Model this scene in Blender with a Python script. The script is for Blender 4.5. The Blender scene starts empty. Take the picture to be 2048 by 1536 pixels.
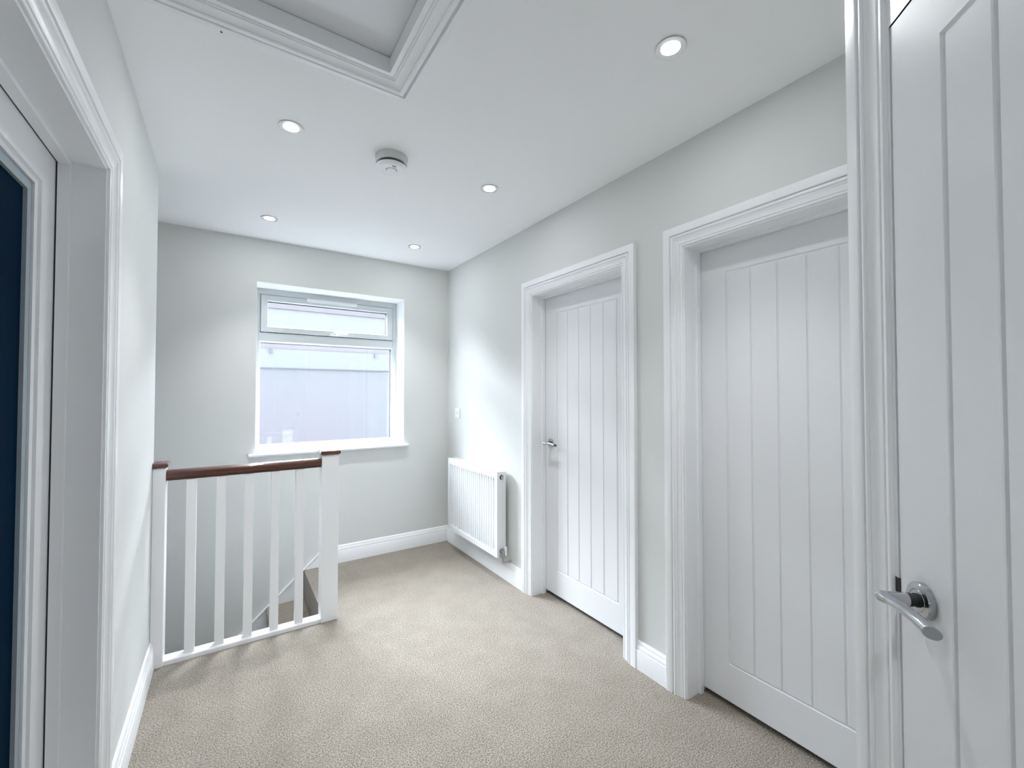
import bpy, bmesh, math, random
from mathutils import Vector, Matrix

random.seed(4)
SC = bpy.context.scene
COL = SC.collection

# ------------------------------------------------------------------ measurements (metres, floor carpet at z = 0)
EYE = 1.33
CEIL = 2.443
XR = 1.675            # right wall
YB = 3.572            # back wall
XL = -0.297           # left wall
YE = 2.728            # end of the left wall (stairwell starts)
YF = -1.6             # wall behind the camera
XW, XE = -2.45, 2.95  # outer shell

# ------------------------------------------------------------------ materials
def mat(name, col, rough=0.5, metal=0.0, spec=0.5, coat=0.0, coat_rough=0.1, noise=None, bump=None):
    m = bpy.data.materials.new(name); m.use_nodes = True
    nt = m.node_tree; b = nt.nodes['Principled BSDF']
    b.inputs['Base Color'].default_value = (*col, 1)
    b.inputs['Roughness'].default_value = rough
    b.inputs['Metallic'].default_value = metal
    b.inputs['Specular IOR Level'].default_value = spec
    b.inputs['Coat Weight'].default_value = coat
    b.inputs['Coat Roughness'].default_value = coat_rough
    if noise or bump:
        tc = nt.nodes.new('ShaderNodeTexCoord')
    if noise:
        sc, amt = noise
        n = nt.nodes.new('ShaderNodeTexNoise'); n.inputs['Scale'].default_value = sc; n.inputs['Detail'].default_value = 4
        nt.links.new(tc.outputs['Object'], n.inputs['Vector'])
        mx = nt.nodes.new('ShaderNodeMix'); mx.data_type = 'RGBA'
        mx.inputs[6].default_value = (*[c * (1 - amt) for c in col], 1)
        mx.inputs[7].default_value = (*[min(1, c * (1 + amt)) for c in col], 1)
        nt.links.new(n.outputs['Fac'], mx.inputs[0]); nt.links.new(mx.outputs[2], b.inputs['Base Color'])
    if bump:
        sc, st, dist = bump
        n2 = nt.nodes.new('ShaderNodeTexNoise'); n2.inputs['Scale'].default_value = sc; n2.inputs['Detail'].default_value = 3
        nt.links.new(tc.outputs['Object'], n2.inputs['Vector'])
        bp = nt.nodes.new('ShaderNodeBump'); bp.inputs['Strength'].default_value = st; bp.inputs['Distance'].default_value = dist
        nt.links.new(n2.outputs['Fac'], bp.inputs['Height']); nt.links.new(bp.outputs['Normal'], b.inputs['Normal'])
    return m

WALL = mat('wall_paint', (0.68, 0.695, 0.68), 0.75, noise=(3.0, 0.012), bump=(180, 0.05, 0.001))
CEILM = mat('ceiling_paint', (0.925, 0.93, 0.94), 0.8, bump=(160, 0.05, 0.001))
TRIM = mat('satin_trim_paint', (0.87, 0.88, 0.895), 0.32, bump=(60, 0.03, 0.001))
DOORM = mat('door_paint', (0.78, 0.79, 0.81), 0.38, bump=(220, 0.06, 0.0008))
REVEAL = mat('white_reveal_paint', (0.86, 0.87, 0.88), 0.6)
PVC = mat('white_plastic', (0.62, 0.65, 0.655), 0.25)
ENAMEL = mat('radiator_enamel', (0.76, 0.775, 0.785), 0.28)
HANDLE_WHITE = mat('white_handle_plastic', (0.84, 0.85, 0.87), 0.3)
CHROME = mat('satin_chrome', (0.50, 0.52, 0.54), 0.14, metal=1.0)
CHROME_D = mat('brushed_chrome', (0.42, 0.44, 0.46), 0.38, metal=1.0)
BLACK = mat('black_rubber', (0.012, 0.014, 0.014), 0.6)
DARKBRASS = mat('dark_latch_metal', (0.014, 0.010, 0.009), 0.5)
GREYSLOT = mat('vent_slot_grey', (0.07, 0.07, 0.06), 0.7)
NAVY = mat('navy_glass', (0.000, 0.011, 0.030), 0.5, spec=0.01)
BLUEGREY = mat('blue_grey_bead', (0.33, 0.39, 0.43), 0.5)
HOLE_DARK = mat('dark_hole', (0.02, 0.02, 0.02), 0.8)

def carpet_mat():
    m = bpy.data.materials.new('beige_carpet'); m.use_nodes = True
    nt = m.node_tree; b = nt.nodes['Principled BSDF']
    tc = nt.nodes.new('ShaderNodeTexCoord')
    def noise(sc, det=3.0, rough=0.6):
        n = nt.nodes.new('ShaderNodeTexNoise'); n.inputs['Scale'].default_value = sc
        n.inputs['Detail'].default_value = det; n.inputs['Roughness'].default_value = rough
        nt.links.new(tc.outputs['Object'], n.inputs['Vector']); return n
    fine = noise(205, 3, 0.75); mid = noise(7, 5); tuft = noise(120, 2)
    r = nt.nodes.new('ShaderNodeValToRGB')
    r.color_ramp.elements[0].position = 0.39; r.color_ramp.elements[0].color = (0.105, 0.084, 0.060, 1)
    r.color_ramp.elements[1].position = 0.61; r.color_ramp.elements[1].color = (0.520, 0.466, 0.396, 1)
    nt.links.new(fine.outputs['Fac'], r.inputs['Fac'])
    mx = nt.nodes.new('ShaderNodeMix'); mx.data_type = 'RGBA'; mx.blend_type = 'MULTIPLY'
    r2 = nt.nodes.new('ShaderNodeValToRGB')
    r2.color_ramp.elements[0].position = 0.38; r2.color_ramp.elements[0].color = (0.90, 0.895, 0.88, 1)
    r2.color_ramp.elements[1].position = 0.60; r2.color_ramp.elements[1].color = (1, 1, 1, 1)
    nt.links.new(mid.outputs['Fac'], r2.inputs['Fac'])
    mx.inputs[0].default_value = 1.0
    nt.links.new(r.outputs['Color'], mx.inputs[6]); nt.links.new(r2.outputs['Color'], mx.inputs[7])
    nt.links.new(mx.outputs[2], b.inputs['Base Color'])
    b.inputs['Roughness'].default_value = 0.95
    b.inputs['Specular IOR Level'].default_value = 0.1
    b.inputs['Sheen Weight'].default_value = 0.25
    add = nt.nodes.new('ShaderNodeMath'); add.operation = 'ADD'
    nt.links.new(fine.outputs['Fac'], add.inputs[0]); nt.links.new(tuft.outputs['Fac'], add.inputs[1])
    bp = nt.nodes.new('ShaderNodeBump'); bp.inputs['Strength'].default_value = 0.8; bp.inputs['Distance'].default_value = 0.006
    nt.links.new(add.outputs[0], bp.inputs['Height']); nt.links.new(bp.outputs['Normal'], b.inputs['Normal'])
    return m
CARPET = carpet_mat()

def wood_mat():
    m = bpy.data.materials.new('varnished_mahogany'); m.use_nodes = True
    nt = m.node_tree; b = nt.nodes['Principled BSDF']
    tc = nt.nodes.new('ShaderNodeTexCoord'); mp = nt.nodes.new('ShaderNodeMapping')
    mp.inputs['Scale'].default_value = (4, 60, 60)
    n = nt.nodes.new('ShaderNodeTexNoise'); n.inputs['Scale'].default_value = 2.5; n.inputs['Detail'].default_value = 6
    nt.links.new(tc.outputs['Object'], mp.inputs['Vector']); nt.links.new(mp.outputs['Vector'], n.inputs['Vector'])
    r = nt.nodes.new('ShaderNodeValToRGB')
    r.color_ramp.elements[0].position = 0.3; r.color_ramp.elements[0].color = (0.040, 0.010, 0.006, 1)
    r.color_ramp.elements[1].position = 0.75; r.color_ramp.elements[1].color = (0.135, 0.038, 0.019, 1)
    nt.links.new(n.outputs['Fac'], r.inputs['Fac']); nt.links.new(r.outputs['Color'], b.inputs['Base Color'])
    b.inputs['Roughness'].default_value = 0.35
    b.inputs['Coat Weight'].default_value = 0.8; b.inputs['Coat Roughness'].default_value = 0.12
    return m
WOOD = wood_mat()

def glass_mat():
    m = bpy.data.materials.new('clear_glazing'); m.use_nodes = True
    nt = m.node_tree; nt.nodes.remove(nt.nodes['Principled BSDF'])
    out = nt.nodes['Material Output']
    tr = nt.nodes.new('ShaderNodeBsdfTransparent'); tr.inputs['Color'].default_value = (0.95, 0.975, 0.98, 1)
    gl = nt.nodes.new('ShaderNodeBsdfGlossy'); gl.inputs['Roughness'].default_value = 0.0
    lw = nt.nodes.new('ShaderNodeLayerWeight'); lw.inputs['Blend'].default_value = 0.35
    p = nt.nodes.new('ShaderNodeMath'); p.operation = 'POWER'; p.inputs[1].default_value = 3.0
    a = nt.nodes.new('ShaderNodeMath'); a.operation = 'MULTIPLY_ADD'; a.inputs[1].default_value = 0.7; a.inputs[2].default_value = 0.045
    mx = nt.nodes.new('ShaderNodeMixShader')
    nt.links.new(lw.outputs['Facing'], p.inputs[0]); nt.links.new(p.outputs[0], a.inputs[0]); nt.links.new(a.outputs[0], mx.inputs[0])
    nt.links.new(tr.outputs[0], mx.inputs[1]); nt.links.new(gl.outputs[0], mx.inputs[2]); nt.links.new(mx.outputs[0], out.inputs['Surface'])
    return m
GLASS = glass_mat()

def emit(name, col, st):
    m = bpy.data.materials.new(name); m.use_nodes = True
    b = m.node_tree.nodes['Principled BSDF']
    b.inputs['Base Color'].default_value = (0.9, 0.9, 0.9, 1)
    b.inputs['Emission Color'].default_value = (*col, 1); b.inputs['Emission Strength'].default_value = st
    return m
LAMP = emit('lit_lamp_lens', (0.965, 0.98, 1.0), 125.0)

def brick_mat():
    m = bpy.data.materials.new('pale_render_wall'); m.use_nodes = True
    nt = m.node_tree; b = nt.nodes['Principled BSDF']
    tc = nt.nodes.new('ShaderNodeTexCoord')
    n = nt.nodes.new('ShaderNodeTexNoise'); n.inputs['Scale'].default_value = 0.8; n.inputs['Detail'].default_value = 5
    nt.links.new(tc.outputs['Object'], n.inputs['Vector'])
    r = nt.nodes.new('ShaderNodeValToRGB')
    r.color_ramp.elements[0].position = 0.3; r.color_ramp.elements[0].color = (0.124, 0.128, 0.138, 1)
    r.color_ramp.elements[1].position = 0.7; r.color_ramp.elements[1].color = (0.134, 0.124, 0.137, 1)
    nt.links.new(n.outputs['Fac'], r.inputs['Fac']); nt.links.new(r.outputs['Color'], b.inputs['Base Color'])
    b.inputs['Roughness'].default_value = 0.9; b.inputs['Specular IOR Level'].default_value = 0.0
    return m
EXTWALL = brick_mat()
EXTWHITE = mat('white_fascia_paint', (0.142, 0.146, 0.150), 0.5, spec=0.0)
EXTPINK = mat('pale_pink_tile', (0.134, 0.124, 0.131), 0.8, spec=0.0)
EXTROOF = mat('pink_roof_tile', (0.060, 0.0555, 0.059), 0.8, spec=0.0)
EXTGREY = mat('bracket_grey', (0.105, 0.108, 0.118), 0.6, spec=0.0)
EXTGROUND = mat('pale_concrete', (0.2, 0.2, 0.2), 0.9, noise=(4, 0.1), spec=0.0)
EXTBRICK = mat('outer_brick', (0.45, 0.30, 0.24), 0.9)

# ------------------------------------------------------------------ mesh helpers
class MB:
    def __init__(s): s.v = []; s.f = []
    def add(s, vs, fs):
        o = len(s.v); s.v += [tuple(p) for p in vs]; s.f += [tuple(o + i for i in f) for f in fs]; return s
    def box(s, x0, x1, y0, y1, z0, z1, M=None):
        vs = [(x, y, z) for x in (x0, x1) for y in (y0, y1) for z in (z0, z1)]
        if M: vs = [M(*p) for p in vs]
        return s.add(vs, [(0, 1, 3, 2), (4, 6, 7, 5), (0, 4, 5, 1), (2, 3, 7, 6), (0, 2, 6, 4), (1, 5, 7, 3)])
    def prism(s, poly, lo, hi, M):
        """poly: 2-D points (p,q); M(p,q,h) -> world point"""
        n = len(poly)
        vs = [M(p, q, lo) for p, q in poly] + [M(p, q, hi) for p, q in poly]
        fs = [tuple(range(n)), tuple(range(2 * n - 1, n - 1, -1))]
        fs += [(i, (i + 1) % n, n + (i + 1) % n, n + i) for i in range(n)]
        return s.add(vs, fs)
    def rings(s, rings, cap=True, closed=True):
        n = len(rings[0]); o = len(s.v)
        for r in rings: s.v += [tuple(p) for p in r]
        for i in range(len(rings) - 1):
            for j in range(n if closed else n - 1):
                a = o + i * n + j; b = o + i * n + (j + 1) % n
                s.f.append((a, b, b + n, a + n))
        if cap and closed:
            s.f.append(tuple(o + j for j in range(n - 1, -1, -1)))
            s.f.append(tuple(o + (len(rings) - 1) * n + j for j in range(n)))
        return s
    def lathe(s, prof, M, seg=48):
        """prof: (radius, height); M(x,y,h) -> world"""
        rs = [[M(r * math.cos(2 * math.pi * k / seg), r * math.sin(2 * math.pi * k / seg), h) for k in range(seg)] for r, h in prof]
        return s.rings(rs)
    def tube(s, pts, rad, seg=20, ends=None):
        pts = [Vector(p) for p in pts]; rs = []
        up = Vector((0, 0, 1))
        for i, p in enumerate(pts):
            d = (pts[min(i + 1, len(pts) - 1)] - pts[max(i - 1, 0)]).normalized()
            a = d.cross(up)
            if a.length < 1e-4: a = d.cross(Vector((1, 0, 0)))
            a.normalize(); b = a.cross(d)
            r = rad[i] if isinstance(rad, (list, tuple)) else rad
            rs.append([p + a * r * math.cos(2 * math.pi * k / seg) + b * r * math.sin(2 * math.pi * k / seg) for k in range(seg)])
        return s.rings(rs)
    def build(s, name, material, parent=None, bevel=0.0, smooth=False, seg=2, mats=None):
        me = bpy.data.meshes.new(name)
        bm = bmesh.new()
        vs = [bm.verts.new(p) for p in s.v]
        for f in s.f:
            try: bm.faces.new([vs[i] for i in f])
            except ValueError: pass
        bmesh.ops.remove_doubles(bm, verts=bm.verts, dist=1e-6)
        bmesh.ops.recalc_face_normals(bm, faces=bm.faces)
        if smooth:
            for f in bm.faces: f.smooth = True
            for e in bm.edges:
                if len(e.link_faces) == 2 and e.calc_face_angle(0) > math.radians(38): e.smooth = False
        bm.to_mesh(me); bm.free()
        me.materials.append(material)
        o = bpy.data.objects.new(name, me); COL.objects.link(o)
        if parent is not None:
            o.parent = parent
            o.matrix_parent_inverse = parent_world(parent).inverted()
        if bevel:
            md = o.modifiers.new('edge', 'BEVEL'); md.width = bevel; md.segments = seg; md.limit_method = 'ANGLE'
            md.angle_limit = math.radians(40)
        return o

def parent_world(o):
    m = o.matrix_basis.copy()
    while o.parent is not None:
        m = o.parent.matrix_basis @ o.matrix_parent_inverse @ m
        o = o.parent
    return m

def empty(name, loc):
    o = bpy.data.objects.new(name, None); COL.objects.link(o); o.location = loc; o.empty_display_size = 0.05
    return o
def thing(o, label, cat, group=None):
    o['label'] = label; o['category'] = cat
    if group: o['group'] = group
    return o
def struct(o, label=None, cat=None):
    o['kind'] = 'structure'
    if label: o['label'] = label
    if cat: o['category'] = cat
    return o

WID = lambda x, y, z: (x, y, z)

# ------------------------------------------------------------------ setting: floor, ceiling, walls
LANDX = 0.492        # landing edge at the stairs
SY = 2.762           # near side of the stairwell opening
m = MB()
m.box(XW, XE, YF - 0.15, SY, -0.26, 0)
m.box(LANDX, XE, SY, YB + 0.02, -0.26, 0)
struct(m.build('floor', CARPET), 'beige fitted carpet covering the landing floor', 'floor')

# loft hatch opening
HX0, HX1, HY0, HY1 = -0.15, 0.474, 0.86, 1.471
m = MB()
zt = CEIL + 0.14
m.box(XW, HX0, YF - 0.15, YB + 0.25, CEIL, zt)
m.box(HX1, XE, YF - 0.15, YB + 0.25, CEIL, zt)
m.box(HX0, HX1, YF - 0.15, HY0, CEIL, zt)
m.box(HX0, HX1, HY1, YB + 0.25, CEIL, zt)
struct(m.build('ceiling', CEILM), 'flat white ceiling with inset downlights', 'ceiling')

# window hole in the back wall
WX0, WX1, WZ0, WZ1 = 0.168, 1.2625, 0.888, 2.133
m = MB()
t = 0.30
m.box(XW, WX0, YB, YB + t, -2.85, zt)
m.box(WX1, XE, YB, YB + t, -2.85, zt)
m.box(WX0, WX1, YB, YB + t, -2.85, WZ0)
m.box(WX0, WX1, YB, YB + t, WZ1, zt)
wall_back = struct(m.build('wall_back', WALL), 'pale grey green wall around the window', 'wall')

# doors in the right wall: (near Y, far Y) of the clear opening
D1 = (1.507, 2.277); D2 = (0.373, 1.143); DOOR_Z = 1.972
TW = 0.14
m = MB()
ys = [YF, D2[0], D2[1], D1[0], D1[1], YB]
JL = 0.027
for a, b in ((ys[0], ys[1] - JL), (ys[2] + JL, ys[3] - JL), (ys[4] + JL, ys[5])): m.box(XR, XR + TW, a, b, 0, CEIL)
for a, b in (D1, D2): m.box(XR, XR + TW, a - JL, b + JL, DOOR_Z + JL, CEIL)
struct(m.build('wall_right', WALL), 'pale grey green wall holding two plank doors', 'wall')

# left wall with one door opening, and the side of the stairwell
D4 = (0.892, 1.662)
m = MB()
for a, b in ((YF, D4[0] - JL), (D4[1] + JL, YE)): m.box(XL - TW, XL, a, b, 0, CEIL)
m.box(XL - TW, XL, D4[0] - JL, D4[1] + JL, DOOR_Z + JL, CEIL)
struct(m.build('wall_left', WALL), 'pale wall strip beside the dark glazed door', 'wall')
m = MB()
m.box(XW, XL - TW, YE - 0.12, YE, 0, CEIL)
m.box(XW, LANDX - 0.02, SY - 0.02, SY + 0.001, -2.85, -0.262)
struct(m.build('wall_stairwell', WALL))
m = MB(); m.box(XW - 0.1, XW, YF, YB, -2.85, zt); m.box(XE, XE + 0.1, YF, YB, -2.85, zt)
struct(m.build('wall_outer', WALL))
m = MB(); m.box(XW, XE, YF - 0.1, YF, -0.26, zt)
struct(m.build('wall_front', WALL))
m = MB(); m.box(XW - 0.1, XE + 0.1, SY - 0.1, YB + 0.3, -2.95, -2.85)
struct(m.build('floor_lower', CARPET))

# diagonal cupboard wall (46 degrees) with the third door
ANG = math.radians(46); CN = 0.489
N3 = Vector((math.cos(ANG), -math.sin(ANG), 0)); T3 = Vector((math.sin(ANG), math.cos(ANG), 0))
def M3(s, z, o):      # s along the wall, z up, o out of the wall towards the landing
    p = N3 * (CN - o) + T3 * s; return (p.x, p.y, z)
D3 = (0.195, 0.8645)
SEND = 0.968
m = MB()
def b3(s0, s1, z0, z1, o0, o1): m.prism([(s0, z0), (s1, z0), (s1, z1), (s0, z1)], o0, o1, M3)
WF3 = -0.0   # wall face
b3(D3[1] + 0.028, SEND, 0, CEIL, -0.09, WF3)
b3(0.05, D3[0] - 0.028, 0, CEIL, -0.09, WF3)
b3(D3[0] - 0.028, D3[1] + 0.028, DOOR_Z + 0.089, CEIL, -0.09, WF3)
A = M3(SEND, 0, 0); B = M3(0.05, 0, 0)
m.prism([(A[0], A[1]), (A[0] + 0.05, A[1] - 0.075), (XR, 0.17), (XR, 0.255)], 0, CEIL, lambda p, q, h: (p, q, h))
m.prism([(B[0], B[1]), (XR, B[1]), (XR, B[1] + 0.08), (B[0] + 0.08, B[1] + 0.08)], 0, CEIL, lambda p, q, h: (p, q, h))
struct(m.build('wall_corner', WALL), 'diagonal wall holding the nearest door', 'wall')

# ------------------------------------------------------------------ mouldings
# architrave: (distance out from the inner edge, thickness)
ARCH = [(0, 0), (0, 0.0060), (0.0015, 0.0078), (0.0060, 0.0086), (0.0074, 0.0082), (0.0080, 0.0045), (0.0112, 0.0045), (0.0118, 0.0092), (0.0140, 0.0098),
        (0.0200, 0.0104), (0.0260, 0.0122), (0.0310, 0.0148), (0.0335, 0.0166), (0.0350, 0.0160), (0.0358, 0.0112), (0.0385, 0.0112), (0.0400, 0.0158), (0.0430, 0.0186),
        (0.0465, 0.0194), (0.0495, 0.0182), (0.0512, 0.0150), (0.0518, 0.0088), (0.0555, 0.0088), (0.0560, 0.0196), (0.0575, 0.0206), (0.0885, 0.0206), (0.0900, 0.0192), (0.0900, 0)]
def arch_u(mb, a0, a1, z1, M, base=0.0):
    rows = [[M(a0 - u, 0.0, base + t), M(a0 - u, z1 + u, base + t), M(a1 + u, z1 + u, base + t), M(a1 + u, 0.0, base + t)] for u, t in ARCH]
    n = len(rows); o = len(mb.v)
    for r in rows: mb.v += [tuple(p) for p in r]
    for i in range(n - 1):
        for j in range(3):
            a = o + i * 4 + j; mb.f.append((a, a + 1, a + 5, a + 4))
    mb.f.append(tuple(o + i * 4 for i in range(n))); mb.f.append(tuple(o + i * 4 + 3 for i in range(n - 1, -1, -1)))
HAT = [(0, 0), (0, 0.0030), (0.0060, 0.0040), (0.0075, 0.0072), (0.0105, 0.0076), (0.0115, 0.0050), (0.0180, 0.0056), (0.0280, 0.0080), (0.0360, 0.0115), (0.0370, 0.0142),
       (0.0420, 0.0168), (0.0480, 0.0172), (0.0530, 0.0158), (0.0555, 0.0120), (0.0560, 0.0010), (0.0640, 0.0010), (0.0645, 0.0140), (0.0890, 0.0075), (0.0900, 0.0060), (0.0900, 0)]
def arch_rect(mb, a0, a1, b0, b1, M):
    rows = [[M(a0 - u, b0 - u, t), M(a0 - u, b1 + u, t), M(a1 + u, b1 + u, t), M(a1 + u, b0 - u, t)] for u, t in HAT]
    n = len(rows); o = len(mb.v)
    for r in rows: mb.v += [tuple(p) for p in r]
    for i in range(n - 1):
        for j in range(4):
            a = o + i * 4 + j; b = o + i * 4 + (j + 1) % 4; mb.f.append((a, b, b + 4, a + 4))

SK = [(0, 0), (0.018, 0), (0.018, 0.0900), (0.0165, 0.0935), (0.0140, 0.0945), (0.0140, 0.0965), (0.0158, 0.0990), (0.0150, 0.1050),
      (0.0120, 0.1130), (0.0100, 0.1160), (0.0100, 0.1195), (0.0085, 0.1260), (0.0060, 0.1310), (0.0030, 0.1330), (0, 0.1330)]
def skirt(name, p0, p1, nrm, label=None):
    p0 = Vector(p0); p1 = Vector(p1); nrm = Vector(nrm)
    m = MB(); m.rings([[p0 + nrm * t + Vector((0, 0, z)) for t, z in SK], [p1 + nrm * t + Vector((0, 0, z)) for t, z in SK]])
    return struct(m.build(name, TRIM, smooth=True), label, 'baseboard' if label else None)
skirt('baseboard_back', (0.622, YB, 0), (XR - 0.001, YB, 0), (0, -1, 0), 'white moulded skirting below the window')
skirt('baseboard_right', (XR, D1[1] + 0.098, 0), (XR, YB - 0.018, 0), (-1, 0, 0), 'white moulded skirting under the radiator')
skirt('baseboard_middle', (XR, D2[1] + 0.097, 0), (XR, D1[0] - 0.097, 0), (-1, 0, 0), 'short white skirting between the two plank doors')
skirt('baseboard_left', (XL, D4[1] + 0.097, 0), (XL, 2.683, 0), (1, 0, 0), 'white moulded skirting leading to the left newel post')

# ------------------------------------------------------------------ plank doors
def leaf_mesh(w, z0, z1, stile, zb, zt_, n_groove, M, depth=0.04, gw=0.0052, gd=0.0045):
    """boarded leaf; M(a, z, o) with o = 0 on the front face, negative behind"""
    gs = [stile + (w - 2 * stile) * k / (n_groove - 1) for k in range(n_groove)]
    As = sorted({0.0, w} | {g + d for g in gs for d in (-gw, -gw * 0.25, gw * 0.25, gw)})
    Zs = sorted({z0, z1} | {z + d for z in (zb, zt_) for d in (-gw, -gw * 0.25, gw * 0.25, gw)})
    def dep(a, z):
        d = 0.0
        def g(dist): return max(0.0, min(1.0, (gw - dist) / (gw * 0.75))) * gd
        if zb - gw <= z <= zt_ + gw:
            for x in gs: d = max(d, g(abs(a - x))) if zb - 1e-6 - gw * 0.3 <= z <= zt_ + gw * 0.3 + 1e-6 or x in (gs[0], gs[-1]) else d
        if gs[0] - gw <= a <= gs[-1] + gw:
            for y in (zb, zt_): d = max(d, g(abs(z - y)))
        # mitre: outside the corner there is no groove
        if a < gs[0] or a > gs[-1] or z < zb or z > zt_:
            da = max(gs[0] - a, a - gs[-1], 0); dz = max(zb - z, z - zt_, 0)
            d = min(d, g(max(da, dz)))
        return d
    mb = MB(); na, nz = len(As), len(Zs)
    mb.v = [M(a, z, -dep(a, z)) for z in Zs for a in As]
    for j in range(nz - 1):
        for i in range(na - 1):
            k = j * na + i; mb.f.append((k, k + 1, k + na + 1, k + na))
    # sides and back
    o = len(mb.v)
    mb.v += [M(a, z, -depth) for z in (z0, z1) for a in (0.0, w)]
    c = [0, na - 1, (nz - 1) * na, nz * na - 1]
    mb.f.append((o, o + 2, o + 3, o + 1))
    mb.f.append(tuple(range(0, na)) + (o + 1, o))
    mb.f.append(tuple(range((nz - 1) * na, nz * na)) + (o + 3, o + 2))
    mb.f.append(tuple(j * na for j in range(nz)) + (o + 2, o))
    mb.f.append(tuple(j * na + na - 1 for j in range(nz)) + (o + 3, o + 1))
    return mb

def handle(parent, M, a, z, sgn, length=0.105, label='satin chrome lever handle on a round rose'):
    """M(a,z,o): rose on the leaf face, lever running along a by sgn"""
    m = MB()
    r = 0.0275
    m.lathe([(0.001, 0.0), (r, 0.0), (r, 0.0085), (r - 0.0015, 0.0100), (0.0175, 0.0102), (0.0168, 0.0094), (0.0160, 0.0102), (0.001, 0.0104)], lambda x, y, h: M(a + x, z + y, h))
    rose = m.build('door_handle', CHROME, parent, smooth=True); rose['label'] = label
    m = MB()
    m.lathe([(0.0105, 0.0104), (0.0105, 0.0125), (0.0092, 0.0125), (0.0092, 0.018), (0.0102, 0.0185), (0.0102, 0.0235)], lambda x, y, h: M(a + x, z + y, h), 32)
    m.build('handle_collar', BLACK, rose, smooth=True)
    m = MB()
    # neck straight out, then a mitred turn into a gently drooping, slightly fattening lever
    seg = 28
    rn = 0.0100
    oc = 0.0525
    rings = []
    for h in (0.0235, 0.036):
        rings.append([M(a + rn * math.cos(2 * math.pi * k / seg), z + rn * math.sin(2 * math.pi * k / seg), h) for k in range(seg)])
    # mitre ring: in the plane bisecting the two directions
    rings.append([M(a + rn * math.cos(2 * math.pi * k / seg), z + rn * math.sin(2 * math.pi * k / seg), oc + sgn * -1 * -rn * math.cos(2 * math.pi * k / seg) * -1) for k in range(seg)])
    for i in range(1, 11):
        u = i / 10.0 if i == 10 else i * 0.82 / 9
        al = length * u; zz = z + 0.0035 * math.sin(math.pi * u) - 0.003 * u * u; rr = rn * (0.76 + 0.11 * u)
        oo = oc - 0.004 * math.sin(u * math.pi) * 0.0
        rings.append([M(a + sgn * al, zz + rr * math.sin(2 * math.pi * k / seg), oo + sgn * -1 * rr * math.cos(2 * math.pi * k / seg) * (1)) if False else
                      M(a + sgn * al + (-sgn * rr * math.cos(2 * math.pi * k / seg) * 0.7 if i == 10 else 0), zz + rr * math.sin(2 * math.pi * k / seg), oo - rr * sgn * math.cos(2 * math.pi * k / seg) * -1 * -1) for k in range(seg)])
    m.rings(rings)
    m.build('lever', CHROME, rose, smooth=True)
    return rose

def door(idx, M, w, z1, rec, label, depth=TW, stop=True, shade_w=0.0018, head=0.0):
    """opening from a=0 to a=w, M(a,z,o) with o=0 on the wall face and + towards the landing"""
    root = empty('door_%d' % idx, M(w / 2, 0, 0)); struct(root, label, 'door')
    # lining
    m = MB(); L = 0.028
    def bx(a0, a1, z0, z1_, o0, o1): m.prism([(a0, z0), (a1, z0), (a1, z1_), (a0, z1_)], o0, o1, M)
    bx(-L + 0.001, 0.0, 0.0, z1 + L - 0.001, -depth, 0.0005); bx(w, w + L - 0.001, 0.0, z1 + L - 0.001, -depth, 0.0005)
    bx(0.0, w, z1, z1 + L - 0.001, -depth, 0.0005)
    if stop:
        s0, s1 = -rec + shade_w, -rec + 0.028
        bx(0.0, 0.011, 0.0, z1, s0, s1); bx(w - 0.011, w, 0.0, z1, s0, s1); bx(0.011, w - 0.011, z1 - 0.011, z1, s0, s1)
    m.build('door_frame', TRIM, root)
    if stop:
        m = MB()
        def bs(a0, a1, z0, z1_): m.prism([(a0, z0), (a1, z0), (a1, z1_), (a0, z1_)], -rec + 0.0002, -rec + shade_w - 0.0001, M)
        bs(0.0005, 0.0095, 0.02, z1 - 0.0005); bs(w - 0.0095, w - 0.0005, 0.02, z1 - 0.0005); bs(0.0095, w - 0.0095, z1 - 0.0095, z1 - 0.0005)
        o = m.build('door_seal', BLACK, root); o['label'] = 'thin black seal around the leaf'  # black strip stands in for the shade in the stop gap
    if head:
        m = MB(); bx(-L + 0.001, w + L - 0.001, z1 + L - 0.0005, z1 + L + head, -depth, 0.0005); bx(-0.0, w, z1, z1 + L - 0.0006, -0.03, 0.0006)
        m.build('frame_head', TRIM, root)
    m = MB(); arch_u(m, -0.007, w + 0.007, z1 + 0.007 + head, M); m.build('architrave', TRIM, root, smooth=True)
    return root

MR = lambda y0: (lambda a, z, o: (XR - o, y0 + a, z))
REC = 0.105
def right_door(idx, D, label, hand):
    w = D[1] - D[0]
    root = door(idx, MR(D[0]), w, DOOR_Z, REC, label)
    g = 0.004
    ML = lambda a, z, o: (XR + REC - o, D[0] + g + a, z)
    lw = w - 2 * g
    leaf_mesh(lw, 0.027, DOOR_Z - 0.004, 0.125, 0.187, 1.848, 6, ML).build('door_leaf', DOORM, root)
    if hand: handle(root, ML, lw - 0.062, 1.0, -1, 0.105)
    return root
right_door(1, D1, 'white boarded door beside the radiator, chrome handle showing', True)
right_door(2, D2, 'white boarded door between the far door and the nearest door', False)

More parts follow.
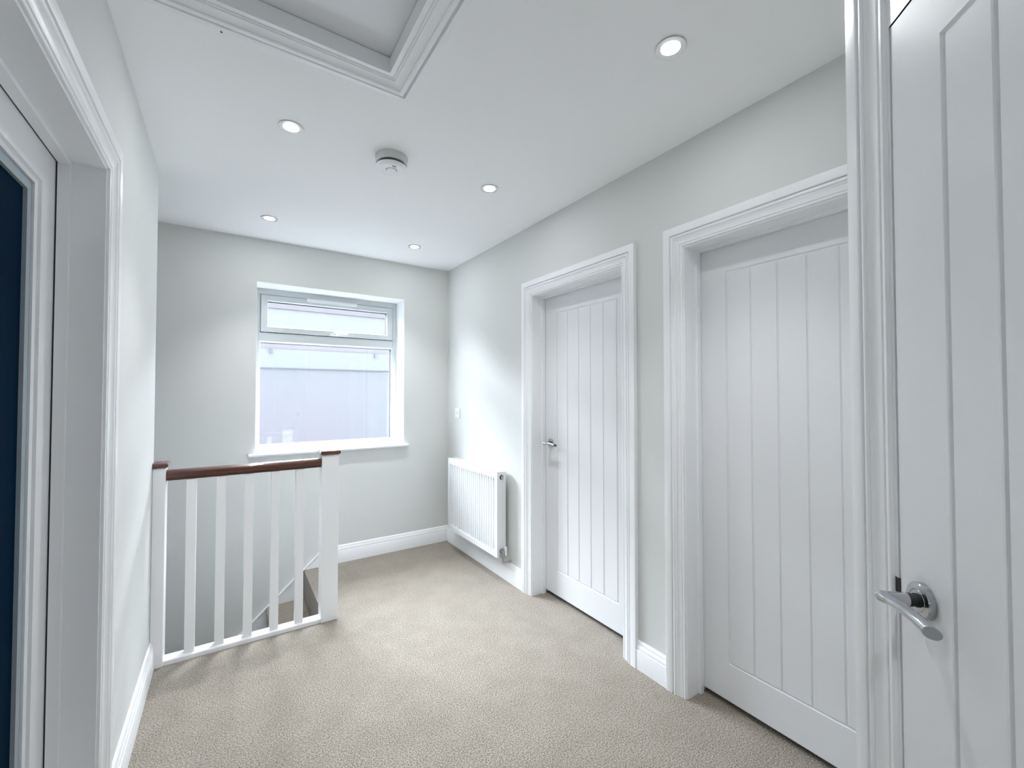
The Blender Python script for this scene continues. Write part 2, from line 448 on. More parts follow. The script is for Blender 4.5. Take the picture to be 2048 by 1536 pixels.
# third door: flush with its architrave, seen edge-on close to the camera
g = 0.005
w3 = D3[1] - D3[0]
M3d = lambda a, z, o: M3(D3[0] + a, z, o)
root3 = door(3, M3d, w3, DOOR_Z, 0.05, 'nearest white boarded door, cropped by the photo edge, chrome lever handle', depth=0.09, stop=False, head=0.06)
ML3 = lambda a, z, o: M3(D3[0] + g + a, z, o)
lw3 = w3 - 2 * g
leaf_mesh(lw3, 0.012, DOOR_Z - 0.004, 0.1145, 0.187, 1.862, 6, ML3, gw=0.0055, gd=0.005).build('door_leaf', DOORM, root3)
handle(root3, ML3, lw3 - 0.055, 1.002, -1, 0.100)
m = MB(); m.prism([(w3 - g + 0.0003, 0.988), (w3 + 0.0068, 0.988), (w3 + 0.0068, 1.013), (w3 - g + 0.0003, 1.013)], -0.02, 0.0014, M3d)
sp = m.build('strike_plate', DARKBRASS, root3); sp['label'] = 'dark metal latch plate'

# left door with a dark glazed panel
ML4 = lambda a, z, o: (XL + o, D4[0] + a, z)
w4 = D4[1] - D4[0]
REC4 = 0.100
root4 = door(4, ML4, w4, DOOR_Z, REC4, 'white framed door on the left wall with a dark navy glass panel', shade_w=0.0035)
def leaf4():
    m = MB(); gp = 0.0035
    P = lambda a, z, o: (XL - REC4 + o, D4[0] + a, z)
    a0, a1, z0, z1 = gp, w4 - gp, 0.015, DOOR_Z - gp
    st, tr, br = 0.104, 0.100, 0.20
    def fr(a0, a1, z0, z1, o0, b0, b1, c0, c1, o1):
        v = [P(a0, z0, o0), P(a1, z0, o0), P(a1, z1, o0), P(a0, z1, o0), P(b0, c0, o1), P(b1, c0, o1), P(b1, c1, o1), P(b0, c1, o1)]
        m.add(v, [(0, 1, 5, 4), (1, 2, 6, 5), (2, 3, 7, 6), (3, 0, 4, 7)])
    A = (a0, a1, z0, z1); Bq = (a0 + st, a1 - st, z0 + br, z1 - tr)
    fr(*A, 0.0, *Bq, 0.0)
    Cq = tuple(q + d for q, d in zip(Bq, (0.004, -0.004, 0.004, -0.004)))
    fr(*Bq, 0.0, *Cq, -0.006)
    Dq = tuple(q + d for q, d in zip(Cq, (0.010, -0.010, 0.010, -0.010)))
    fr(*Cq, -0.006, *Dq, -0.009)
    Eq = tuple(q + d for q, d in zip(Dq, (0.0, -0.0, 0.0, -0.0)))
    fr(*A, 0.0, *A, -0.04)
    fr(*A, -0.04, *Dq, -0.04)
    fr(*Dq, -0.009, *Dq, -0.04)
    leaf = m.build('door_leaf', DOORM, root4)
    # glazing bead and pane
    m2 = MB()
    def bar(a0, a1, z0, z1, o0, o1): m2.prism([(a0, z0), (a1, z0), (a1, z1), (a0, z1)], o0, o1, P)
    x0, x1, y0, y1 = Dq; bw = 0.026; q = 0.0015
    bar(x0 + q, x0 + bw, y0 + q, y1 - q, -0.036, -0.014); bar(x1 - bw, x1 - q, y0 + q, y1 - q, -0.036, -0.014)
    bar(x0 + bw, x1 - bw, y0 + q, y0 + bw, -0.036, -0.014); bar(x0 + bw, x1 - bw, y1 - bw, y1 - q, -0.036, -0.014)
    b = m2.build('glazing_bead', BLUEGREY, leaf); b['label'] = 'blue grey bead around the glass'
    m3 = MB(); m3.prism([(x0 + bw, y0 + bw), (x1 - bw, y0 + bw), (x1 - bw, y1 - bw), (x0 + bw, y1 - bw)], -0.034, -0.022, P)
    gpn = m3.build('glass_pane', NAVY, leaf); gpn['label'] = 'dark navy glass'
leaf4()

# ------------------------------------------------------------------ loft hatch
hroot = empty('loft_hatch', ((HX0 + HX1) / 2, (HY0 + HY1) / 2, CEIL))
thing(hroot, 'square loft hatch with stepped white moulding in the ceiling', 'loft hatch')
MC = lambda a, b, t: (a, b, CEIL - t)
m = MB(); arch_rect(m, HX0 - 0.002, HX1 + 0.002, HY0 - 0.002, HY1 + 0.002, MC); m.build('hatch_architrave', TRIM, hroot, smooth=True)
m = MB(); e = 0.001
m.box(HX0 + e, HX0 + 0.016, HY0 + e, HY1 - e, CEIL - 0.002, CEIL + 0.052); m.box(HX1 - 0.016, HX1 - e, HY0 + e, HY1 - e, CEIL - 0.002, CEIL + 0.052)
m.box(HX0 + 0.016, HX1 - 0.016, HY0 + e, HY0 + 0.016, CEIL - 0.002, CEIL + 0.052); m.box(HX0 + 0.016, HX1 - 0.016, HY1 - 0.016, HY1 - e, CEIL - 0.002, CEIL + 0.052)
m.build('hatch_lining', TRIM, hroot)
m = MB(); m.box(HX0 + 0.002, HX1 - 0.002, HY0 + 0.002, HY1 - 0.002, CEIL + 0.0545, CEIL + 0.08)
m.build('hatch_panel', DOORM, hroot)

# ------------------------------------------------------------------ window
def ring_box(mb, x0, x1, z0, z1, w, y0, y1):
    mb.box(x0, x0 + w, y0, y1, z0, z1); mb.box(x1 - w, x1, y0, y1, z0, z1)
    mb.box(x0 + w, x1 - w, y0, y1, z0, z0 + w); mb.box(x0 + w, x1 - w, y0, y1, z1 - w, z1)
wroot = struct(empty('window_1', ((WX0 + WX1) / 2, YB + 0.2, WZ0)), 'white plastic window with a top opening vent above a large fixed pane', 'window')
FY = YB + 0.205      # face of the outer frame
FD = 0.07
TZ0, TZ1 = 1.716, 1.797   # transom
FL, FR, FB, FT = 0.206, 1.218, 0.930, 2.081
m = MB()
m.box(WX0 + 0.001, FL - 0.012, FY, FY + FD, WZ0 + 0.001, WZ1 - 0.001); m.box(FR + 0.012, WX1 - 0.001, FY, FY + FD, WZ0 + 0.001, WZ1 - 0.001)
m.box(FL - 0.012, FR + 0.012, FY, FY + FD, WZ0 + 0.001, FB - 0.012); m.box(FL - 0.012, FR + 0.012, FY, FY + FD, FT + 0.004, WZ1 - 0.001)
m.box(FL - 0.012, FR + 0.012, FY, FY + FD, TZ0 + 0.012, TZ1 - 0.004)
m.box(FL - 0.0118, FL - 0.0015, FY + 0.0005, FY + FD - 0.001, TZ1 - 0.0038, FT + 0.0038); m.box(FR + 0.0015, FR + 0.0118, FY + 0.0005, FY + FD - 0.001, TZ1 - 0.0038, FT + 0.0038)
ring_box(m, FL - 0.0015, FR + 0.0015, TZ1 - 0.0038, FT + 0.0038, 0.016, FY + 0.0425, FY + FD - 0.002)
m.build('window_frame', PVC, wroot, bevel=0.003)
def bevel_ring(mb, x0, x1, z0, z1, w, ya, yb):
    """sloped glazing bead running inwards from rectangle to rectangle inset by w"""
    v = [(x0, ya, z0), (x1, ya, z0), (x1, ya, z1), (x0, ya, z1), (x0 + w, yb, z0 + w), (x1 - w, yb, z0 + w), (x1 - w, yb, z1 - w), (x0 + w, yb, z1 - w),
         (x0 + w, yb + 0.010, z0 + w), (x1 - w, yb + 0.010, z0 + w), (x1 - w, yb + 0.010, z1 - w), (x0 + w, yb + 0.010, z1 - w),
         (x0, yb + 0.010, z0), (x1, yb + 0.010, z0), (x1, yb + 0.010, z1), (x0, yb + 0.010, z1)]
    f = []
    for k in range(3):
        for i in range(4): f.append((k * 4 + i, k * 4 + (i + 1) % 4, k * 4 + 4 + (i + 1) % 4, k * 4 + 4 + i))
    for i in range(4): f.append((12 + i, 12 + (i + 1) % 4, (i + 1) % 4, i))
    mb.add(v, f)
m = MB(); bevel_ring(m, FL - 0.0125, FR + 0.0125, FB - 0.0125, TZ0 + 0.0125, 0.0125, FY + 0.001, FY + 0.012)
m.build('glazing_bead', PVC, wroot)
m = MB(); ring_box(m, FL - 0.011, FR + 0.011, FB - 0.011, TZ0 + 0.011, 0.0115, FY + 0.0285, FY + 0.064)
sp = m.build('spacer_bar', BLACK, wroot); sp['label'] = 'black spacer bar at the glass edge'
m = MB(); m.box(FL - 0.01, FR + 0.01, FY + 0.0235, FY + 0.0275, FB - 0.01, TZ0 + 0.01)
m.build('fixed_pane', GLASS, wroot)
# opening vent
SFY = FY - 0.014
m = MB(); SW = 0.041
SX0, SX1, SZ0, SZ1 = FL, FR, TZ1, FT
ring_box(m, SX0, SX1, SZ0, SZ1, SW, SFY, SFY + 0.055)
sash = m.build('vent_sash', PVC, wroot, bevel=0.002)
m = MB(); bevel_ring(m, SX0 + SW - 0.0005, SX1 - SW + 0.0005, SZ0 + SW - 0.0005, SZ1 - SW + 0.0005, 0.006, SFY + 0.001, SFY + 0.011)
m.build('glazing_bead', PVC, sash)
m = MB(); ring_box(m, SX0 + SW + 0.0005, SX1 - SW - 0.0005, SZ0 + SW + 0.0005, SZ1 - SW - 0.0005, 0.0058, SFY + 0.0265, SFY + 0.058)
sp = m.build('spacer_bar', BLACK, sash); sp['label'] = 'black spacer bar at the glass edge'
m = MB(); m.box(SX0 + SW + 0.001, SX1 - SW - 0.001, SFY + 0.0218, SFY + 0.0258, SZ0 + SW + 0.001, SZ1 - SW - 0.001)
m.build('vent_pane', GLASS, sash)
m = MB(); ring_box(m, SX0 - 0.003, SX1 + 0.003, SZ0 - 0.003, SZ1 + 0.003, 0.004, FY - 0.003, FY + 0.002)
sp = m.build('gasket', BLACK, sash)
m = MB()
def rrect(x0, x1, z0, z1, r, n=6):
    pts = []
    for cx, cz, a0 in ((x1 - r, z1 - r, 0), (x0 + r, z1 - r, 90), (x0 + r, z0 + r, 180), (x1 - r, z0 + r, 270)):
        for k in range(n + 1):
            a = math.radians(a0 + 90 * k / n); pts.append((cx + r * math.cos(a), cz + r * math.sin(a)))
    return pts
MY = lambda y: (lambda p, q, h: (p, y - h, q))
m.prism(rrect(0.520, 0.914, 2.060, 2.084, 0.010), 0, 0.012, MY(SFY))
m.prism(rrect(0.526, 0.908, 2.0665, 2.0775, 0.005), 0.012, 0.015, MY(SFY))
m.build('trickle_vent', HANDLE_WHITE, sash, bevel=0.002)
m = MB()
m.prism(rrect(0.700, 0.760, 1.797, 1.818, 0.0100), 0, 0.010, MY(SFY))
m.tube([(0.731, SFY - 0.010, 1.808), (0.731, SFY - 0.028, 1.808), (0.745, SFY - 0.033, 1.811), (0.765, SFY - 0.034, 1.819), (0.785, SFY - 0.034, 1.822), (0.835, SFY - 0.034, 1.8225)],
       [0.008, 0.0085, 0.007, 0.0055, 0.005, 0.0045], 14)
hd = m.build('window_handle', HANDLE_WHITE, sash, smooth=True)
m = MB(); m.lathe([(0.0005, 0), (0.0042, 0), (0.0042, 0.002), (0.0005, 0.002)], lambda x, y, h: (0.7305 + x, SFY - 0.0375 - h, 1.8085 + y), 20)
m.build('key_hole', BLACK, hd)
# sill board
m = MB()
prof = [(0.205, 0.0), (-0.026, 0.0), (-0.031, -0.003), (-0.0335, -0.0095), (-0.0325, -0.016), (-0.028, -0.021), (0.0, -0.022), (0.0, -0.021), (0.205, -0.021)]
SZ = 0.893
nose = [(y, z) for y, z in prof[1:7]] + [(0.0, 0.0)]
m.rings([[(x, YB + y, SZ + z) for y, z in nose] for x in (0.128, 1.296)])
m.box(WX0 + 0.001, WX1 - 0.001, YB, FY, WZ0 + 0.0005, SZ)
m.build('window_sill', TRIM, wroot, smooth=True)
# white plastered reveals
m = MB(); r = 0.002
m.box(WX0, WX0 + r, YB + 0.0005, FY, SZ, WZ1); m.box(WX1 - r, WX1, YB + 0.0005, FY, SZ, WZ1); m.box(WX0 + r, WX1 - r, YB + 0.0005, FY, WZ1 - r, WZ1)
m.build('window_reveal', REVEAL, wroot)

# ------------------------------------------------------------------ stairs
sroot = thing(empty('carpeted_staircase', (LANDX, (SY + YB) / 2, 0)), 'beige carpeted stairs going down behind the white banister', 'stairs')
RISE, GO = 0.2, 0.222
for k in range(1, 12):
    z = -RISE * k; x1 = LANDX - GO * (k - 1) - 0.002; x0 = x1 - GO - 0.022
    m = MB()
    nz = 0.014
    pts = [(x1, z), (x0 + nz, z)]
    for a in range(1, 7):
        an = math.radians(90 + 180 * a / 6); pts.append((x0 + nz + nz * math.cos(an), z - nz + nz * math.sin(an)))
    pts += [(x0 + 0.024, z - 2 * nz), (x0 + 0.024, z - RISE + 0.0005), (x1, z - RISE + 0.0005)]
    m.prism(pts, SY + 0.003, YB - 0.031, lambda p, q, h: (p, h, q))
    m.build('step', CARPET, sroot, smooth=False)
# wall string
def string(x0):   # top edge height at x
    return 0.099 + (x0 - 0.586) * 0.909
xa, xb = 0.6235, XW + 0.02
m = MB()
MS = lambda p, q, h: (p, YB - h, q)
m.prism([(xa, string(xa)), (xb, string(xb)), (xb, string(xb) - 0.50), (LANDX - 0.002, string(LANDX) - 0.50), (LANDX - 0.002, 0.0005), (xa, 0.0005)], 0.0005, 0.024, MS)
m.prism([(xa, string(xa)), (xb, string(xb)), (xb, string(xb) - 0.012), (xa, string(xa) - 0.012)], 0.024, 0.029, MS)
struct(m.build('trim_1', TRIM, bevel=0.003), 'sloping white stair string on the back wall', 'trim')

# ------------------------------------------------------------------ banister
broot = thing(empty('stair_banister', (0.1, 2.728, 0)), 'white banister with square balusters and a dark mahogany handrail', 'banister')
NY0, NY1 = 2.683, 2.773
m = MB(); m.box(0.463, 0.554, NY0, NY1, 0.0005, 0.966); nr = m.build('newel_post', TRIM, broot, bevel=0.003)
m = MB(); m.box(XL + 0.0005, -0.2465, NY0, NY1, 0.0005, 0.962); nl = m.build('newel_post', TRIM, broot, bevel=0.003)
def cap(x0, x1, z0, z1, par, cut_left=False):
    y0, y1 = NY0 - 0.010, NY1 + 0.010
    m = MB(); h = (z1 - z0) / 2; rings = []
    for k in range(9):
        a = -math.pi / 2 + math.pi * k / 8
        e = 0.011 * (1 - math.cos(a)); zz = (z0 + z1) / 2 + h * math.sin(a)
        rings.append([(x0 + (0 if cut_left else e), y0 + e, zz), (x1 - e, y0 + e, zz), (x1 - e, y1 - e, zz), (x0 + (0 if cut_left else e), y1 - e, zz)])
    m.rings(rings)
    o = m.build('newel_cap', WOOD, par, smooth=True); o['label'] = 'dark mahogany cap'
cap(0.453, 0.5635, 0.9665, 0.992, nr)
cap(XL + 0.0005, -0.236, 0.9625, 0.987, nl, True)
HC = 2.728
hp = [(-0.022, 0.8955), (-0.024, 0.9005), (-0.0225, 0.9035), (-0.029, 0.9075), (-0.0315, 0.915), (-0.0315, 0.926), (-0.0295, 0.936), (-0.024, 0.9425), (-0.015, 0.9455), (0, 0.9465)]
hp = hp + [(-y, z) for y, z in reversed(hp[:-1])]
m = MB(); m.rings([[(x, HC + y, z) for y, z in hp] for x in (-0.246, 0.4625)])
hr = m.build('handrail', WOOD, broot, smooth=True); hr['label'] = 'dark mahogany moulded handrail'
m = MB()
bp_ = [(-0.033, 0.0005), (-0.033, 0.020), (-0.030, 0.0235), (-0.024, 0.0245), (0.024, 0.0245), (0.030, 0.0235), (0.033, 0.020), (0.033, 0.0005)]
m.rings([[(x, HC + y, z) for y, z in bp_] for x in (-0.246, 0.4625)])
m.build('base_rail', TRIM, broot, smooth=True)
BW = 0.0415
for c in (-0.1455, -0.0215, 0.1035, 0.2275, 0.3510):
    m = MB(); m.box(c - BW / 2, c + BW / 2, HC - BW / 2, HC + BW / 2, 0.0248, 0.8953)
    m.build('baluster', TRIM, broot, bevel=0.0015)

# ------------------------------------------------------------------ radiator
rroot = thing(empty('radiator', (1.61, 2.955, 0.175)), 'white ribbed panel radiator on the wall below the light switch', 'radiator')
RX0, RX1 = 1.575, 1.648
RY0, RY1, RZ0, RZ1 = 2.556, 3.352, 0.180, 0.775
def front_panel():
    m = MB(); pitch = 0.0332
    ys = []; n = int((RY1 - RY0 - 0.05) / pitch)
    st = RY0 + 0.030; pitch = (RY1 - RY0 - 0.06) / n
    prof = [(RY0, 0.0)]
    ribs = []
    for k in range(n):
        c = st + pitch * (k + 0.5)
        ribs.append(c)
    # columns of verts: y, depth; depth applies between zt/zb transitions
    cols = [(RY0, 0.0), (st, 0.0)]
    for c in ribs: cols += [(c - pitch * 0.36, 0.0), (c - pitch * 0.25, 1.0), (c + pitch * 0.25, 1.0), (c + pitch * 0.36, 0.0)]
    cols += [(RY1 - 0.030, 0.0), (RY1, 0.0)]
    rows = [(RZ0, 0), (RZ0 + 0.034, 0), (RZ0 + 0.052, 1), (RZ1 - 0.060, 1), (RZ1 - 0.044, 0), (RZ1, 0)]
    nc = len(cols)
    m.v = [(RX0 + 0.012 * d * e, y, z) for z, e in rows for y, d in cols]
    for j in range(len(rows) - 1):
        for i in range(nc - 1):
            k = j * nc + i; m.f.append((k, k + 1, k + nc + 1, k + nc))
    o = len(m.v); N = len(rows)
    m.v += [(RX0 + 0.015, y, z) for z in (RZ0, RZ1) for y in (RY0, RY1)]
    m.f += [tuple(range(nc)) + (o + 1, o), tuple(range((N - 1) * nc, N * nc)) + (o + 3, o + 2),
            tuple(j * nc for j in range(N)) + (o + 2, o), tuple(j * nc + nc - 1 for j in range(N)) + (o + 3, o + 1), (o, o + 1, o + 3, o + 2)]
    return m.build('front_panel', ENAMEL, rroot)
front_panel()
m = MB(); m.box(RX1 - 0.014, RX1, RY0 + 0.01, RY1 - 0.01, RZ0 + 0.01, RZ1 - 0.02)
for k in range(30):
    y = RY0 + 0.04 + (RY1 - RY0 - 0.08) * k / 29
    m.box(RX0 + 0.016, RX1 - 0.015, y - 0.0012, y + 0.0012, RZ0 + 0.03, RZ1 - 0.03)
m.build('back_panel', ENAMEL, rroot)
m = MB()
m.box(RX0 + 0.0155, RX1, RY0 + 0.0005, RY0 + 0.003, RZ0 + 0.012, RZ1 - 0.002)
m.build('side_panel', ENAMEL, rroot)
m = MB()
m.box(RX0 + 0.0155, RX1, RY1 - 0.003, RY1 - 0.0005, RZ0 + 0.012, RZ1 - 0.002)
m.build('side_panel', ENAMEL, rroot)
m = MB()   # top grille
m.box(RX0 + 0.0155, RX0 + 0.022, RY0 + 0.003, RY1 - 0.003, RZ1 - 0.010, RZ1 - 0.001); m.box(RX1 - 0.006, RX1, RY0 + 0.003, RY1 - 0.003, RZ1 - 0.010, RZ1 - 0.001)
for k in range(67):
    y = RY0 + 0.004 + (RY1 - RY0 - 0.008) * k / 66
    m.box(RX0 + 0.022, RX1 - 0.006, y - 0.0033, y + 0.0033, RZ1 - 0.008, RZ1 - 0.002)
m.build('top_grille', ENAMEL, rroot)
MYn = lambda cx, cz, y0: (lambda x, z, h: (cx + x, y0 - h, cz + z))
m = MB(); m.lathe([(0.002, 0), (0.0165, 0), (0.0165, 0.0012), (0.002, 0.0012)], MYn(1.612, 0.735, RY0 + 0.0004), 28)
pl = m.build('plug_seal', BLACK, rroot, smooth=True)
m = MB(); m.lathe([(0.002, 0.0012), (0.0112, 0.0012), (0.0112, 0.007), (0.009, 0.009), (0.004, 0.009), (0.004, 0.0055), (0.0005, 0.0055)], MYn(1.612, 0.735, RY0 + 0.0004), 28)
m.build('bleed_plug', CHROME, pl, smooth=True)
m = MB(); m.lathe([(0.002, 0), (0.0165, 0), (0.0165, 0.003), (0.012, 0.003), (0.012, 0.016), (0.009, 0.018), (0.009, 0.026), (0.001, 0.026)], MYn(1.612, 0.222, RY0 + 0.0004), 24)
m.tube([(1.612, RY0 - 0.020, 0.222), (1.612, RY0 - 0.022, 0.205), (1.612, RY0 - 0.022, 0.17), (1.612, RY0 - 0.022, 0.155)], [0.008, 0.0085, 0.0085, 0.007], 16)
v = m.build('lockshield_valve', CHROME_D, rroot, smooth=True)
m = MB(); m.lathe([(0.001, 0), (0.0088, 0), (0.0092, 0.020), (0.0085, 0.052), (0.006, 0.058), (0.001, 0.058)], lambda x, y, h: (1.632 + x, RY0 - 0.022 + y, 0.195 + h), 20)
m.build('valve_cap', HANDLE_WHITE, v, smooth=True)
m = MB(); m.tube([(1.612, RY0 - 0.022, 0.1545), (1.613, RY0 - 0.022, 0.148), (1.620, RY0 - 0.022, 0.1455), (XR - 0.0005, RY0 - 0.022, 0.1455)], 0.0068, 14)
pp = m.build('pipe', CHROME_D, rroot, smooth=True)
# bracket feet to the wall
for y in (2.70, 3.20):
    m = MB(); m.box(RX1 + 0.0003, XR - 0.0003, y - 0.02, y + 0.02, 0.30, 0.70)
    m.build('wall_bracket', ENAMEL, rroot)

# ------------------------------------------------------------------ light switch
swr = thing(empty('light_switch', (XR, 3.366, 1.155)), 'white double rocker light switch above the radiator', 'light switch')
MX = lambda p, q, h: (XR - h, p, q)
m = MB(); m.prism(rrect(3.323, 3.409, 1.112, 1.198, 0.005), 0.0003, 0.0085, MX); swp = m.build('switch_plate', HANDLE_WHITE, swr, bevel=0.0015)
for c in (3.353, 3.379):
    m = MB()
    m.add([MX(p, q, h) for p, q, h in [(c - 0.0095, 1.139, 0.0086), (c + 0.0095, 1.139, 0.0086), (c + 0.0095, 1.171, 0.0086), (c - 0.0095, 1.171, 0.0086),
                                       (c - 0.0095, 1.139, 0.0098), (c + 0.0095, 1.139, 0.0098), (c + 0.0095, 1.171, 0.0135), (c - 0.0095, 1.171, 0.0135)]],
          [(0, 1, 2, 3), (4, 7, 6, 5), (0, 4, 5, 1), (1, 5, 6, 2), (2, 6, 7, 3), (3, 7, 4, 0)])
    m.build('rocker', HANDLE_WHITE, swr)

# ------------------------------------------------------------------ smoke alarm
ax, ay = 0.634, 1.982
ar = thing(empty('smoke_alarm', (ax, ay, CEIL)), 'round white smoke alarm on the ceiling', 'smoke alarm')
MA = lambda x, y, h: (ax + x, ay + y, CEIL - h)
m = MB(); m.lathe([(0.002, 0.0003), (0.0735, 0.0003), (0.0745, 0.003), (0.0735, 0.0065), (0.0725, 0.008), (0.0715, 0.030), (0.068, 0.0335), (0.002, 0.0335)], MA, 64)
ab = m.build('alarm_base', PVC, ar, smooth=True)  # shade on the base put into its colour: greyer than the cover
m = MB(); m.lathe([(0.002, 0.0337), (0.0600, 0.0337), (0.0600, 0.0445), (0.002, 0.0445)], MA, 64)
m.build('vent_slot', GREYSLOT, ar, smooth=True)
m = MB(); m.lathe([(0.002, 0.0447), (0.066, 0.0447), (0.0690, 0.0465), (0.0675, 0.052), (0.061, 0.0572), (0.050, 0.0598), (0.047, 0.0592), (0.030, 0.0615), (0.0262, 0.0618), (0.0255, 0.0600), (0.001, 0.0600)], MA, 64)
ac = m.build('alarm_cover', HANDLE_WHITE, ar, smooth=True)
m = MB(); m.lathe([(0.001, 0.0601), (0.0236, 0.0601), (0.0236, 0.0635), (0.022, 0.0645), (0.001, 0.0648)], MA, 40)
m.build('test_button', HANDLE_WHITE, ac, smooth=True)
m = MB(); seg = 40
m.rings([[MA(r * math.cos(2 * math.pi * k / seg), r * math.sin(2 * math.pi * k / seg), h) for k in range(seg)] for r, h in ((0.0238, 0.0602), (0.0253, 0.0602), (0.0253, 0.0610), (0.0238, 0.0610), (0.0238, 0.0602))], cap=False)
m.build('button_ring', GREYSLOT, ac)
m = MB(); m.box(ax - 0.009, ax + 0.009, ay - 0.041, ay - 0.036, CEIL - 0.0612, CEIL - 0.0585)
m.build('indicator_slot', GREYSLOT, ac)

# ------------------------------------------------------------------ recessed downlights
BEZ = mat('downlight_bezel', (0.55, 0.56, 0.57), 0.35)
SPOT_W = 24
def downlight_proto():
    root = empty('ceiling_downlight', (0, 0, CEIL))
    ML = lambda x, y, h: (x, y, CEIL - h)
    m = MB(); seg = 48
    prof = [(0.0475, 0.0003), (0.0475, 0.0040), (0.0465, 0.0050), (0.0300, 0.0034), (0.0296, 0.0003)]
    m.rings([[ML(r * math.cos(2 * math.pi * k / seg), r * math.sin(2 * math.pi * k / seg), h) for k in range(seg)] for r, h in prof + prof[:1]], cap=False)
    m.build('bezel', BEZ, root, smooth=True)
    m = MB(); m.lathe([(0.0005, 0.0004), (0.0294, 0.0004), (0.0294, 0.0035), (0.0005, 0.0036)], ML, 40)
    m.build('lamp_lens', LAMP, root, smooth=True)
    ld = bpy.data.lights.new('lamp_beam', 'SPOT'); ld.energy = SPOT_W; ld.color = (0.965, 0.98, 1.0)
    ld.spot_size = math.radians(90); ld.spot_blend = 1.0; ld.shadow_soft_size = 0.024
    lo = bpy.data.objects.new('lamp_beam', ld); COL.objects.link(lo); lo.parent = root; lo.location = (0, 0, -0.030)
    return root
lights = [((1.176, 0.846), 'glowing round downlight nearest the camera, above the doors'),
          ((0.210, 1.985), 'glowing round downlight between the loft hatch and the stairs'),
          ((1.176, 1.990), 'glowing round downlight above the door by the radiator'),
          ((0.211, 3.110), 'glowing round downlight near the window, above the stairwell'),
          ((1.175, 3.106), 'glowing round downlight closest to the far right corner'),
          ((0.21, -0.28), 'glowing round downlight directly above the camera')]  # last lamp is added out of view to brighten the near end
proto = downlight_proto()
for i, ((x, y), lab) in enumerate(lights):
    if i == 0: r_ = proto
    else:
        r_ = proto.copy(); COL.objects.link(r_)
        for ch in list(proto.children):
            c = ch.copy(); COL.objects.link(c); c.parent = r_; c.matrix_parent_inverse = ch.matrix_parent_inverse.copy()
for i, o in enumerate([o for o in COL.objects if o.name.startswith('ceiling_downlight')]):
    o.location = (lights[i][0][0], lights[i][0][1], CEIL); thing(o, lights[i][1], 'downlight', 'recessed ceiling downlights')

# small fixing hole in the ceiling, drawn as a dark disc
m = MB(); m.lathe([(0.0003, 0.0003), (0.0032, 0.0003), (0.0028, 0.0012), (0.0003, 0.0012)], lambda x, y, h: (-0.028 + x, 1.577 + y, CEIL - h), 12)
thing(m.build('screw', HOLE_DARK), 'tiny dark screw in the ceiling beside the loft hatch', 'screw')

# ------------------------------------------------------------------ outside the window
NYH = 6.5
hb = thing(empty('neighbouring_house', (0.8, NYH, -2.9)), 'pale neighbouring house seen through the window glass', 'house')
m = MB(); m.box(-5, 7, NYH, NYH + 4, -2.9, 1.665); m.build('house_wall', EXTWALL, hb)
m = MB(); m.box(-5, 7, NYH - 0.02, NYH + 0.2, 1.666, 1.912); m.build('fascia_board', EXTWHITE, hb)
m = MB(); m.box(-5, 7, NYH - 0.026, NYH - 0.0205, 1.655, 1.6655); m.build('drip_edge', EXTGREY, hb)  # grey strip draws the shadow line along the fascia bottom
m = MB(); m.box(-5, 7, NYH - 0.005, NYH + 0.2, 1.9125, 2.14); m.build('tile_band', EXTPINK, hb)
m = MB(); m.box(-5, 7, NYH - 0.03, NYH + 0.2, 2.1405, 2.452); m.build('gutter_board', EXTWHITE, hb)
m = MB(); m.prism([(NYH - 0.05, 2.4525), (NYH + 4, 4.55), (NYH + 4, 4.4), (NYH + 0.2, 2.4525)], -5, 7, lambda p, q, h: (h, p, q)); m.build('roof', EXTROOF, hb)
for x in (0.471, 1.838):
    m = MB(); m.box(x - 0.012, x + 0.012, NYH - 0.045, NYH - 0.0205, 1.85, 1.912); m.build('gutter_bracket', EXTGREY, hb)
m = MB(); m.box(-9, 11, YB + 0.35, 14, -3.0, -2.9); struct(m.build('ground', EXTGROUND))

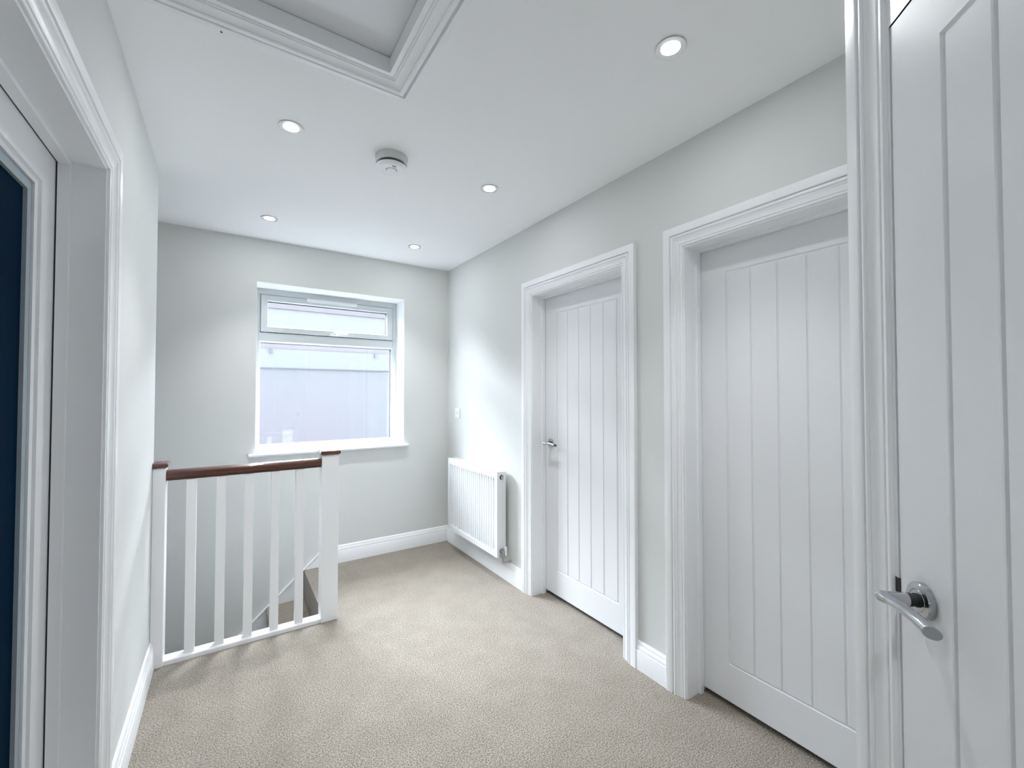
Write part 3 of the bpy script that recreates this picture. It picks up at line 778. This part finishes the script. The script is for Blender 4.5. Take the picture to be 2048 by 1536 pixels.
# ------------------------------------------------------------------ daylight
w = bpy.data.worlds.new('overcast_sky'); SC.world = w; w.use_nodes = True
nt = w.node_tree; bg = nt.nodes['Background']
SKY_BASE, SKY_GLOW = 4.7, 42.5
tc = nt.nodes.new('ShaderNodeTexCoord'); dt = nt.nodes.new('ShaderNodeVectorMath'); dt.operation = 'DOT_PRODUCT'
dt.inputs[1].default_value = Vector((-0.10, 0.80, 0.60)).normalized()      # the cloud is brightest behind the neighbouring roof
mxm = nt.nodes.new('ShaderNodeMath'); mxm.operation = 'MAXIMUM'; mxm.inputs[1].default_value = 0.0
pw = nt.nodes.new('ShaderNodeMath'); pw.operation = 'POWER'; pw.inputs[1].default_value = 3.6
ma = nt.nodes.new('ShaderNodeMath'); ma.operation = 'MULTIPLY_ADD'; ma.inputs[1].default_value = SKY_GLOW; ma.inputs[2].default_value = SKY_BASE
nt.links.new(tc.outputs['Generated'], dt.inputs[0]); nt.links.new(dt.outputs['Value'], mxm.inputs[0]); nt.links.new(mxm.outputs[0], pw.inputs[0])
nt.links.new(pw.outputs[0], ma.inputs[0]); nt.links.new(ma.outputs[0], bg.inputs['Strength'])
bg.inputs['Color'].default_value = (0.85, 0.905, 1.0, 1)
pd = bpy.data.lights.new('window_portal', 'AREA'); pd.shape = 'RECTANGLE'; pd.size = WX1 - WX0; pd.size_y = WZ1 - WZ0
pd.cycles.is_portal = True
po = bpy.data.objects.new('window_portal', pd); COL.objects.link(po)
po.location = ((WX0 + WX1) / 2, YB + 0.32, (WZ0 + WZ1) / 2); po.rotation_euler = (math.radians(-90), 0, 0)

# ------------------------------------------------------------------ camera
cd = bpy.data.cameras.new('camera'); cam = bpy.data.objects.new('camera', cd); COL.objects.link(cam)
cd.sensor_fit = 'HORIZONTAL'; cd.sensor_width = 36; cd.lens = 36 * 855.75 / 2048; cd.clip_start = 0.02; cd.clip_end = 60
cam.location = (0, 0, EYE); cam.rotation_euler = (math.radians(90 + 1.169), 0, math.radians(-33.629))
SC.camera = cam

SC.view_settings.view_transform = 'Standard'; SC.view_settings.look = 'None'
SC.view_settings.gamma = 1.0; SC.view_settings.exposure = 0.95; SC.view_settings.use_curve_mapping = False
cy = SC.cycles
cy.max_bounces = 14; cy.diffuse_bounces = 10; cy.glossy_bounces = 6; cy.transparent_max_bounces = 12
cy.use_denoising = True; cy.sample_clamp_indirect = 8.0; cy.caustics_reflective = False; cy.caustics_refractive = False
try: cy.denoiser = 'OPENIMAGEDENOISE'
except Exception: pass
